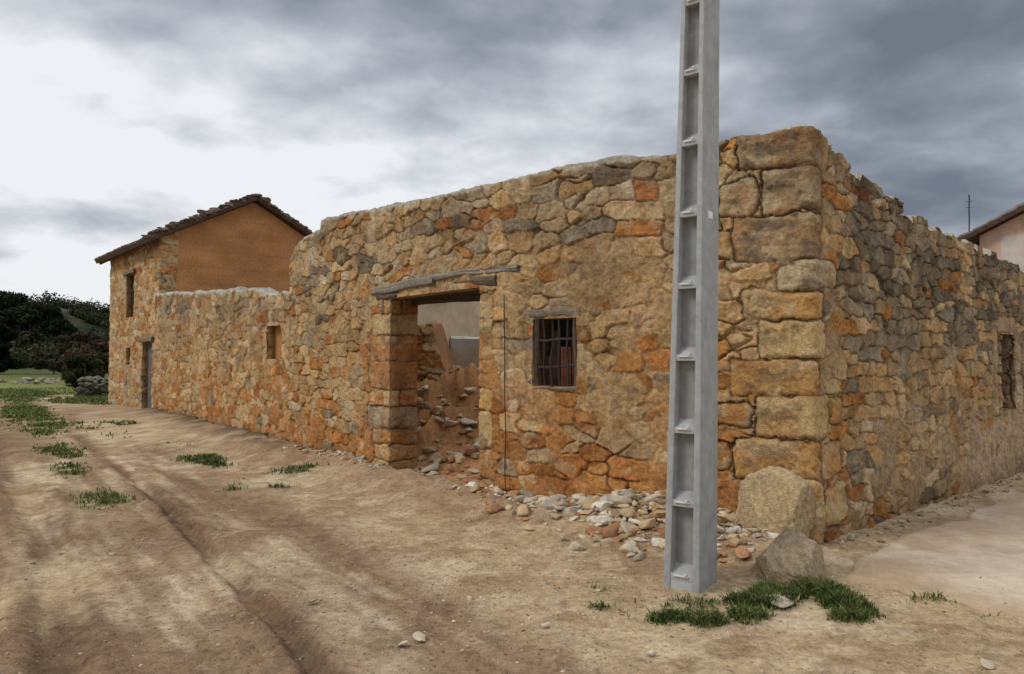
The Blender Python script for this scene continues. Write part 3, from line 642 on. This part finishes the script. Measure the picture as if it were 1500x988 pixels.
# ---------------------------------------------------------------- stones on the ground
pal = [np.array([.52, .38, .22]), np.array([.43, .22, .11]), np.array([.57, .48, .34]), np.array([.40, .33, .23]), np.array([.66, .60, .49])]
b = MB()
for i in range(1500):
    heap = i < 1150
    if heap:
        s_ = 1.25+R.normal()*.55; d = .03+abs(R.normal())*.36
        if R.rand() < .25: s_ = 1.6+abs(R.normal())*1.0; d = .03+abs(R.normal())*.22
    else: s_ = .2+R.rand()*8.5; d = .04+abs(R.normal())*.14
    if s_ < .25: continue
    if 3.7 < s_ < 5.5: continue
    q = at(main, min(s_, 9), d, 0); r = .014+.042*R.rand()**2
    if heap and R.rand() < .12: r = .06+.05*R.rand()
    h = max(0, .10-.2*abs(d-.1)-.08*abs(s_-1.3))*R.rand() if heap else 0
    add_rock(b, q[0], q[1], gz(q[0], q[1])[0]+h+r*.2, r, pal[R.choice(5, p=[.30, .18, .25, .12, .15])]*(.65+.5*R.rand()), .6, 1.5)
b.build('stone_rubble', M_rock, None, False)
b = MB(); n = 6500
y = 2.0+R.rand(n)**1.5*11; x = -5.5+R.rand(n)*9
y[::3] = 5.0+R.normal(size=len(y[::3]))*.9; x[::3] = .2+R.normal(size=len(x[::3]))*1.5
r = .004+.011*R.rand(n)**2.5; bigm = R.rand(n) < .005; r[bigm] = .02+.02*R.rand(bigm.sum())
e1 = (x-C0[0])*eB[0]+(y-C0[1])*eB[1]; e2 = (x-C0[0])*nB[0]+(y-C0[1])*nB[1]
k0 = np.argmin((PP[None, :, 0]-x[:, None])**2+(PP[None, :, 1]-y[:, None])**2, 1)
okk = ((x-PP[k0, 0])*PN[k0, 0]+(y-PP[k0, 1])*PN[k0, 1] > .05) & ~((e1 > -.7) & (e2 < .1)) & (y > 1.7)
zz = gz(x, y); zz = np.where((e1 > -.5) & (e2 > .5), .028, zz)
clump = fbm(x*1.2, y*1.2, 3, 99)
for i in np.where(okk & (R.rand(n) < ss(.3, .6, clump)+.15))[0]:
    c = pal[R.choice(5, p=[.40, .16, .18, .14, .12])]*(.5+.5*R.rand())
    add_rock(b, x[i], y[i], zz[i]+r[i]*.1, r[i], c, .5)
for i in range(150):
    s_ = -R.rand()*6; d = .1+abs(R.normal())*.12; q = at(main, s_, d, 0); rr_ = .012+.03*R.rand()**2
    add_rock(b, q[0], q[1], gz(q[0], q[1])[0]+rr_*.2, rr_, pal[R.randint(4)]*.8)
for i in range(420):
    xx = -1.0+R.normal()*1.0; yy = 10.4+R.normal()*1.1; s0 = np.argmin((PP[:, 0]-xx)**2+(PP[:, 1]-yy)**2)
    if (xx-PP[s0, 0])*PN[s0, 0]+(yy-PP[s0, 1])*PN[s0, 1] > -.05: continue
    rr_ = .03+.10*R.rand()**2.2; add_rock(b, xx, yy, gz(xx, yy)[0]+rr_*.2, rr_, pal[R.choice(3)]*(.6+.4*R.rand()), .6, 1.5)
b.build('loose_stones', M_rock, None, False)
b = MB()
for x, y, r in ((1.72, 4.72, .12), (-.52, 4.12, .05), (-.6, 4.0, .04), (.75, 3.9, .03), (2.45, 3.75, .04), (-1.3, 4.7, .03), (.2, 4.3, .035)):
    add_rock(b, x, y, gz(x, y)[0]+.02, r, (.56, .47, .34), .35, 1.4)
b.build('pale_flat_stones', M_rock, None, False)
def boulder(name, c, sx, sy, sz, col, seed, rot=0, parent=None):
    V, F = ico(6); p = V.copy(); rr = np.random.RandomState(seed)
    for q in range(11):
        d = rr.normal(size=3); d /= np.linalg.norm(d); t = p@d; p = p-np.outer(np.maximum(t-(.62+.22*rr.rand()), 0)*.92, d)
    n = fbm(V[:, 0]*2+V[:, 2], V[:, 1]*2-V[:, 2]*1.4, 5, seed)-.5; n2 = fbm(V[:, 0]*9+V[:, 2]*5, V[:, 1]*9-V[:, 2]*6, 4, seed)-.5
    p = p*(1+n*.26+n2*.08)[:, None]*np.array([sx, sy, sz]); a = rot
    Rz = np.array([[math.cos(a), -math.sin(a), 0], [math.sin(a), math.cos(a), 0], [0, 0, 1]])
    C = np.asarray(col)*(.7+.6*(n2+.5)+.4*n)[:, None]; C = mix(C, np.array([.2, .16, .1]), ss(.0, .2, n)*.5)
    b = MB(); b.raw(p@Rz.T+np.array(c), F, C); return b.build(name, M_stone, parent)
boulder('boulder', (2.03, 5.32, .07), .31, .27, .25, (.46, .35, .22), 3)
boulder('corner_base_stone', (2.25, 6.17, .26), .36, .15, .40, (.54, .40, .22), 8, -.55, ruin)

# ---------------------------------------------------------------- utility pole
b = MB()
PO = np.array([1.285, 4.97]); ua = np.array([-.80, .60]); ub = np.array([.60, .80])
W0 = .265; LB0 = .33
def pt(a, v, z):
    wa = 1-.085*z; wb = 1-.018*z
    a2 = W0/2+(a-W0/2)*max(wa, .35); v2 = LB0/2+(v-LB0/2)*wb
    q = PO+ua*a2+ub*v2; return (q[0]+.026*z, q[1]+.003*z, z)
def prism(a0, a1, v0, v1, z0, z1, nz=1, col=(.40, .405, .40), v0t=None):
    zs = np.linspace(z0, z1, nz+1)
    for k in range(nz):
        zA, zB = zs[k], zs[k+1]
        vt0 = v0 if v0t is None else v0t
        V = [pt(a0, v0, zA), pt(a1, v0, zA), pt(a1, v1, zA), pt(a0, v1, zA), pt(a0, vt0, zB), pt(a1, vt0, zB), pt(a1, v1, zB), pt(a0, v1, zB)]
        F = [[0, 1, 5, 4], [1, 2, 6, 5], [2, 3, 7, 6], [3, 0, 4, 7]]
        if k == 0: F.append([3, 2, 1, 0])
        if k == nz-1: F.append([4, 5, 6, 7])
        b.raw(V, F, np.array(col))
ZT = 7.2; FT = .05
prism(0, FT, 0, LB0, -.4, ZT, 1); prism(W0-FT, W0, 0, LB0, -.4, ZT, 1)
prism(FT-.004, W0-FT+.004, .085, LB0-.085, -.4, ZT-.003, 1, (.33, .33, .32))
z = .045; k = 0
while z < ZT-.1:
    prism(FT-.003, W0-FT+.003, .004, .09, z, z+.045, 1, (.42, .42, .41)); prism(FT-.003, W0-FT+.003, .02, .09, z+.0449, z+.10, 1, (.38, .38, .37), v0t=.084)
    prism(FT-.003, W0-FT+.003, LB0-.09, LB0-.004, z, z+.06, 1)
    z += .512; k += 1
prism(FT-.003, W0-FT+.003, .006, .088, -.4, .06, 1)
pole = b.build('concrete_utility_pole', M_conc, None, False)
md = pole.modifiers.new('b', 'BEVEL'); md.width = .007; md.segments = 2; md.limit_method = 'ANGLE'
def pv3(a, v, z): return Vector(pt(a, v, z))
o = pv3(-.006, .12, 2.60); obox('number_plate', o, pv3(-.006, .20, 2.60)-o, pv3(.01, .12, 2.60)-o, (0, 0, .055), M_white, pole, bev=.003)
z = .10; k = 0
while z < ZT-.3:
    o = pv3(W0*.30, -.008, z-.03); obox('bracket_%d' % k, o, pv3(W0*.72, -.008, z-.03)-o, pv3(W0*.30, .01, z-.03)-o, (0, 0, .012), M_conc, pole, (.6, .6, .57), .003)
    o = pv3(W0*.34, -.014, z-.02); obox('bolt_%d' % k, o, pv3(W0*.34+.02, -.014, z-.02)-o, pv3(W0*.34, .01, z-.02)-o, (0, 0, .018), M_conc, pole, (.6, .6, .57), .003)
    z += .512; k += 1

# ---------------------------------------------------------------- grass blades
b = MB(); cand = []
for gx, gy, rx, ry, d in GR:
    n = int(min(16000, 3800*d*rx*ry*3.14*(11 if gy < 6 else (2.6 if gy < 13 else 1.0))))+60
    th = R.rand(n)*6.283; rr = np.sqrt(R.rand(n))*1.5
    yy = gy+np.sin(th)*rr*ry; xx = gx+np.cos(th)*rr*rx-(np.where(ry > .35, .66, 0)*(yy-gy)); cand.append(np.stack([xx, yy, np.full(n, gy)], -1))
n = 14000; yy = 24+R.rand(n)*14; xx = -11-R.rand(n)*16; cand.append(np.stack([xx, yy, yy], -1))
cd = np.concatenate(cand); gm = grassmask(cd[:, 0], cd[:, 1]); keep = R.rand(len(cd)) < ss(.22, .85, gm)*np.where(cd[:, 1] > 6, .75, 1); cd = cd[keep]; gm = gm[keep]
zz = gz(cd[:, 0], cd[:, 1]); n = len(cd)
far_ = ss(6, 20, cd[:, 1])
h = (.018+.055*R.rand(n)**1.6)*(.45+.8*np.clip(gm, 0, 1))*(1+far_*.3); w = (.003+.0035*R.rand(n))*(1+far_*3.0)
an = R.rand(n)*6.283; ln = R.rand(n)*1.5+.1; la = R.rand(n)*6.283
bx = np.cos(an)*w; by = np.sin(an)*w
lx = np.cos(la)*ln*h; ly = np.sin(la)*ln*h
v0 = np.stack([cd[:, 0]-bx, cd[:, 1]-by, zz-.01], -1); v1 = np.stack([cd[:, 0]+bx, cd[:, 1]+by, zz-.01], -1)
v2 = np.stack([cd[:, 0]+bx*.7+lx*.35, cd[:, 1]+by*.7+ly*.35, zz+h*.6], -1); v3 = np.stack([cd[:, 0]-bx*.7+lx*.35, cd[:, 1]-by*.7+ly*.35, zz+h*.6], -1); v4 = np.stack([cd[:, 0]+lx, cd[:, 1]+ly, zz+h], -1)
V = np.stack([v0, v1, v2, v3, v4], 1).reshape(-1, 3)
i0 = np.arange(n)*5
F4 = np.stack([i0, i0+1, i0+2, i0+3], -1); F3 = np.stack([i0+3, i0+2, i0+4], -1)
gcol = np.array([.080, .115, .030])*(.5+.9*R.rand(n))[:, None]; dry = R.rand(n) < .18; gcol[dry] = np.array([.26, .22, .09])*(.6+.5*R.rand(dry.sum()))[:, None]
gcol = gcol*(1+far_*.4)[:, None]
b.v.append(V); b.c.append(np.repeat(gcol, 5, 0)); b.f4.append(F4); b.f3.append(F3); b.n += len(V)
b.build('grass', M_grass, None, False)

# ---------------------------------------------------------------- foliage helper, hill, trees
def leaves(b, cs, rs, n, size, col, rngs):
    cs = np.array(cs); rs = np.array(rs); k = rngs.randint(len(cs), size=n)
    d = rngs.normal(size=(n, 3)); d /= np.linalg.norm(d, axis=1, keepdims=True); r = (rngs.rand(n)**.4)[:, None]
    p = cs[k]+d*r*rs[k]
    t = rngs.normal(size=(n, 3)); t /= np.linalg.norm(t, axis=1, keepdims=True); u = np.cross(t, rngs.normal(size=(n, 3))); u /= np.linalg.norm(u, axis=1, keepdims=True)
    sz = size*(.5+rngs.rand(n))[:, None]
    V = np.stack([p-t*sz, p+u*sz*.8, p+t*sz, p-u*sz*.5], 1).reshape(-1, 3); i = np.arange(n)*4
    sh = (.5+.6*h2(k, k*0, 5)+.3*d[:, 2]+.3*rngs.rand(n))[:, None]
    b.raw(V, np.stack([i, i+1, i+2, i+3], -1), np.repeat(np.asarray(col)*sh, 4, 0))
def hillz(x, y):
    a = np.exp(-((x+150)/58)**4)*np.exp(-((y-190)/62)**2)*13.0
    a = a+np.exp(-((x+100)/45)**2)*np.exp(-((y-205)/50)**2)*3.5
    return a*(.85+.3*fbm(x*.02, y*.02, 4, 21))+(fbm(x*.12, y*.12, 4, 22)-.5)*2.0*ss(1, 4, a)-.6
XX, YY = np.meshgrid(np.linspace(-330, 60, 300), np.linspace(95, 330, 200), indexing='ij')
hz = hillz(XX, YY); hn = fbm(XX*.12, YY*.12, 5, 23)
hcol = mix(np.array([.03, .036, .02]), np.array([.06, .055, .035]), ss(.42, .6, hn)); hcol = mix(hcol, np.array([.13, .11, .08]), ss(.60, .70, hn)*.5)
b = MB(); b.grid(np.stack([XX, YY, hz], -1), hcol); b.build('hill', M_leaf)
b = MB(); rs_ = np.random.RandomState(4)
for i in range(2000):
    x = -200+rs_.rand()*140; y = 98+rs_.rand()*110
    if fbm(np.array([x*.03]), np.array([y*.03]), 3, 24)[0] < .30: continue
    z = max(hillz(np.array([x]), np.array([y]))[0], 0)
    r = .7+rs_.rand()*1.5
    c = np.array([.032, .042, .018]) if rs_.rand() < .7 else np.array([.07, .055, .034])
    leaves(b, [(x+rs_.normal()*r*.5, y, z+r*.5), (x+rs_.normal()*r*.5, y, z+r*.9)], [(r, r, r*.9)]*2, 90, .28, c, rs_)
b.build('hillside_scrub', M_leaf, None, False)
def tree(name, x, y, z0, H, Wd, col, seed, pine=False, leaf=.22, n=5000, lowc=.3):
    rs_ = np.random.RandomState(seed); par = empty(name)
    beam('trunk', (x, y, z0-.3), (x+.02*H, y, z0+H*.75), (1, 0, 0), .05*H, .05*H, M_wood, par, (.12, .08, .055), seed, .02, 0, .6)
    cs = []; rr = []
    for i in range(22):
        hh = lowc+(.95-lowc)*rs_.rand(); rad = Wd*.5*(1-abs(hh-.55)*1.2)
        a = rs_.rand()*6.28; q = rs_.rand()**.5
        c = (x+math.cos(a)*rad*q*.8, y+math.sin(a)*rad*q*.8, z0+H*hh); cs.append(c); r = H*(.09+.08*rs_.rand()); rr.append((r*1.25, r*1.25, r*.8))
        if i < 7: beam('limb_%d' % i, (x, y, z0+H*max(.05, hh-.15)), c, (1, 0, .1), .018*H, .018*H, M_wood, par, (.12, .08, .055), seed+i, .005)
    bb = MB(); leaves(bb, cs, rr, n, leaf, col, rs_); bb.build('crown', M_leaf, par, False)
def hzz(x, y): return max(0, hillz(np.array([float(x)]), np.array([float(y)]))[0])
for i, (x, y, H, W_) in enumerate([(-110, 150, 9.5, 9), (-105.5, 151, 9.5, 9), (-101, 149, 9, 8.5), (-97.5, 150, 7.6, 7.5), (-114, 153, 9.5, 9), (-94.5, 150, 5.6, 6), (-119, 150, 10, 9), (-107, 147, 8, 8), (-112, 146, 8, 8), (-99, 147, 6, 7)]):
    tree('pine_tree', x, y, hzz(x, y)-.5, H, W_, (.028, .040, .018), 70+i, True, .3, 4500, .2)
tree('cypress_tree', -50.3, 70, 0, 4.9, 3.2, (.014, .02, .01), 90, False, .16, 8000, .1)
tree('cypress_tree', -53.5, 72, 0, 4.5, 3.2, (.014, .02, .01), 91, False, .16, 8000, .1)
for i, (x, y, H, W_, c) in enumerate([(-23.6, 40, 3.0, 3.2, (.075, .055, .037)), (-26, 44, 2.6, 3.2, (.06, .055, .034)), (-38, 62, 3.6, 5, (.055, .05, .03)), (-19.8, 33.2, 1.7, 2.2, (.045, .055, .025)), (-31, 52, 2.4, 4, (.065, .052, .036)), (-46, 72, 2.6, 5, (.06, .055, .036))]):
    tree('shrub_tree', x, y, 0, H, W_, c, 95+i, False, .09, 8000, .15)
b = MB()
for i in range(260):
    t = R.rand(); x = -17.6-t*1.0+R.normal()*.25; y = 29.5+t*7+R.normal()*.3; r = .1+.14*R.rand()
    add_rock(b, x, y, R.rand()*.75, r, np.array([.15, .135, .10])*(.6+.8*R.rand()))
b.build('field_stone_wall', M_rock, None, False)
b = MB()
for i in range(160):
    x = -24-R.rand()*30; y = 48+R.normal()*2.5; r = .15+.2*R.rand(); add_rock(b, x, y, .1, r, np.array([.25, .22, .16])*(.6+.8*R.rand()))
b.build('field_stone_line', M_rock, None, False)

# ---------------------------------------------------------------- village house on the right
vh = empty('village_house')
hx, hy = 11.75, 18.0; g1 = np.array([.80, -.60]); g2 = np.array([.60, .80])
def VH(a, c, z): q = np.array([hx, hy])+g1*a+g2*c; return (q[0], q[1], z)
W_ = 7.0; ez = 4.66; sp = .50
def st_vh(s, z):
    D, C = style_plain((.50, .35, .26), 960, .02)(s, z); C = mix(C, np.array([.55, .52, .47]), (z < 4.6+.1*(s < .3))*(s > .45)*.8); return D, C
pth = Path([VH(W_, 0, 0)[:2], VH(0, 0, 0)[:2]], [VH(W_, 0, 0)[:2], VH(W_+.001, 0, 0)[:2]])
build_wall('gable_wall', pth, np.arange(0, W_, .05), np.arange(-.3, 7.2, .05), lambda s: ez+sp*np.minimum(s, W_-s), lambda s, z: st_vh(W_-s, z), .3, [(3.2, 4.0, 3.6, 4.8, 0)], M_adobe, vh, (.4, .3, .2))
for nm, a in (('left_wall', 0.02), ('right_wall', W_-.02)):
    b = MB(); b.raw([VH(a, .1, -.3), VH(a, 9, -.3), VH(a, 9, ez), VH(a, .1, ez)], [[0, 1, 2, 3]], (.5, .38, .3)); b.build(nm, M_adobe, vh, False)
rc = (.20, .13, .095)
roof('roof_left_slope', VH(-.35, -.3, ez+.10-.35*sp), VH(-.35, 9.3, ez+.10-.35*sp), VH(W_/2, -.3, ez+.10+W_/2*sp), VH(W_/2, 9.3, ez+.10+W_/2*sp), vh, M_tile, rc, seed=5)
roof('roof_right_slope', VH(W_+.35, -.3, ez+.10-.35*sp), VH(W_+.35, 9.3, ez+.10-.35*sp), VH(W_/2, -.3, ez+.10+W_/2*sp), VH(W_/2, 9.3, ez+.10+W_/2*sp), vh, M_tile, rc, seed=6)
beam('antenna_mast', VH(-.25, 1.0, 4.4), VH(-.25, 1.0, 5.95), (1, 0, 0), .025, .025, M_iron, vh, (.1, .1, .1), 1, .001)
for i in range(2): beam('antenna_rod_%d' % i, VH(-.33, 1.0, 5.6+i*.15), VH(-.17, 1.0, 5.6+i*.15), None, .010, .010, M_iron, vh, (.1, .1, .1), 2, .001)

# ---------------------------------------------------------------- camera
cam = bpy.data.cameras.new('camera'); co = bpy.data.objects.new('camera', cam); scene.collection.objects.link(co)
co.location = (0, 0, 1.6); co.rotation_euler = (math.radians(90+1.69), 0, 0)
cam.sensor_width = 36; cam.lens = 25.2; cam.clip_end = 5000; cam.clip_start = .05; scene.camera = co

# ---------------------------------------------------------------- light and sky
sd_ = Vector((-.80, -.22, .75)).normalized()
sun = bpy.data.lights.new('sun', 'SUN'); sun.energy = 1.5; sun.angle = math.radians(18); sun.color = (1, .95, .87)
so = bpy.data.objects.new('sun', sun); scene.collection.objects.link(so); so.rotation_euler = sd_.to_track_quat('Z', 'Y').to_euler()
w = bpy.data.worlds.new('World'); scene.world = w; w.use_nodes = True; nt = w.node_tree; N = nt.nodes; L = nt.links
bg = N['Background']; bg.inputs['Strength'].default_value = .1
sky = N.new('ShaderNodeTexSky'); sky.sky_type = 'NISHITA'; sky.sun_disc = False
sky.sun_elevation = math.asin(sd_.z); sky.sun_rotation = math.atan2(sd_.x, sd_.y)
tcn = N.new('ShaderNodeTexCoord'); sx = N.new('ShaderNodeSeparateXYZ'); L.new(tcn.outputs['Generated'], sx.inputs[0])
def mth(op, a, c=None, clamp=False):
    n = N.new('ShaderNodeMath'); n.operation = op; n.use_clamp = clamp
    for i, q in enumerate((a, c)):
        if q is None: continue
        if isinstance(q, (int, float)): n.inputs[i].default_value = q
        else: L.new(q, n.inputs[i])
    return n.outputs[0]
zp = mth('MAXIMUM', sx.outputs['Z'], 0.0); den = mth('ADD', zp, .24)
u = mth('DIVIDE', sx.outputs['X'], den); v = mth('DIVIDE', sx.outputs['Y'], den)
cb = N.new('ShaderNodeCombineXYZ'); L.new(u, cb.inputs[0]); L.new(v, cb.inputs[1])
def noise(scale, det, ro, dist, off):
    mp = N.new('ShaderNodeMapping'); mp.inputs['Location'].default_value = off; mp.inputs['Scale'].default_value = (scale, scale*1.1, 1); L.new(cb.outputs[0], mp.inputs[0])
    n = N.new('ShaderNodeTexNoise'); n.inputs['Scale'].default_value = 1; n.inputs['Detail'].default_value = det; n.inputs['Roughness'].default_value = ro; n.inputs['Distortion'].default_value = dist
    L.new(mp.outputs[0], n.inputs['Vector']); return n.outputs['Fac']
na = noise(1.35, 8, .50, .15, (3.1, 1.7, 0)); nb = noise(3.0, 7, .55, .15, (7.1, 4.7, 2))
def dotdir(d, pw):
    d = Vector(d).normalized(); n = N.new('ShaderNodeVectorMath'); n.operation = 'DOT_PRODUCT'; L.new(tcn.outputs['Generated'], n.inputs[0]); n.inputs[1].default_value = d
    return mth('POWER', mth('MAXIMUM', n.outputs['Value'], 0.0), pw)
gl = dotdir((-.42, 1, .36), 30); gl2 = dotdir((-.85, 1, .12), 8); dk = dotdir((.60, 1, .40), 9); dk2 = dotdir((.0, 1, .54), 40)
val = mth('ADD', mth('MULTIPLY', mth('SUBTRACT', na, .5), 2.2), mth('MULTIPLY', mth('SUBTRACT', nb, .5), 1.0))
val = mth('ADD', val, .60); val = mth('ADD', val, mth('MULTIPLY', gl, .42)); val = mth('ADD', val, mth('MULTIPLY', gl2, .12)); val = mth('SUBTRACT', val, mth('MULTIPLY', dk, .36)); val = mth('SUBTRACT', val, mth('MULTIPLY', dk2, .08))
hz_ = mth('POWER', mth('SUBTRACT', 1.0, zp), 8.0); val = mth('ADD', val, mth('MULTIPLY', hz_, .28))
rp = N.new('ShaderNodeValToRGB'); L.new(val, rp.inputs[0]); e = rp.color_ramp.elements
e[0].position = 0; e[0].color = (.165, .19, .235, 1); e[1].position = 1.0; e[1].color = (.88, .90, .93, 1)
for p_, c_ in ((.3, (.27, .30, .355, 1)), (.55, (.43, .465, .525, 1)), (.8, (.66, .69, .735, 1))):
    q = e.new(p_); q.color = c_
zb = N.new('ShaderNodeMapRange'); zb.inputs[1].default_value = .45; zb.inputs[2].default_value = .9; zb.inputs[3].default_value = 10; zb.inputs[4].default_value = 24; L.new(sx.outputs['Z'], zb.inputs[0])
sc = N.new('ShaderNodeVectorMath'); sc.operation = 'SCALE'; L.new(rp.outputs[0], sc.inputs[0]); L.new(zb.outputs[0], sc.inputs['Scale'])
mx = N.new('ShaderNodeMix'); mx.data_type = 'RGBA'; mx.inputs[0].default_value = .05; L.new(sc.outputs[0], mx.inputs[6]); L.new(sky.outputs[0], mx.inputs[7])
L.new(mx.outputs[2], bg.inputs['Color'])
scene.view_settings.view_transform = 'Standard'; scene.view_settings.look = 'None'; scene.view_settings.exposure = 0
print('verts', sum(len(o.data.vertices) for o in scene.objects if o.type == 'MESH'))
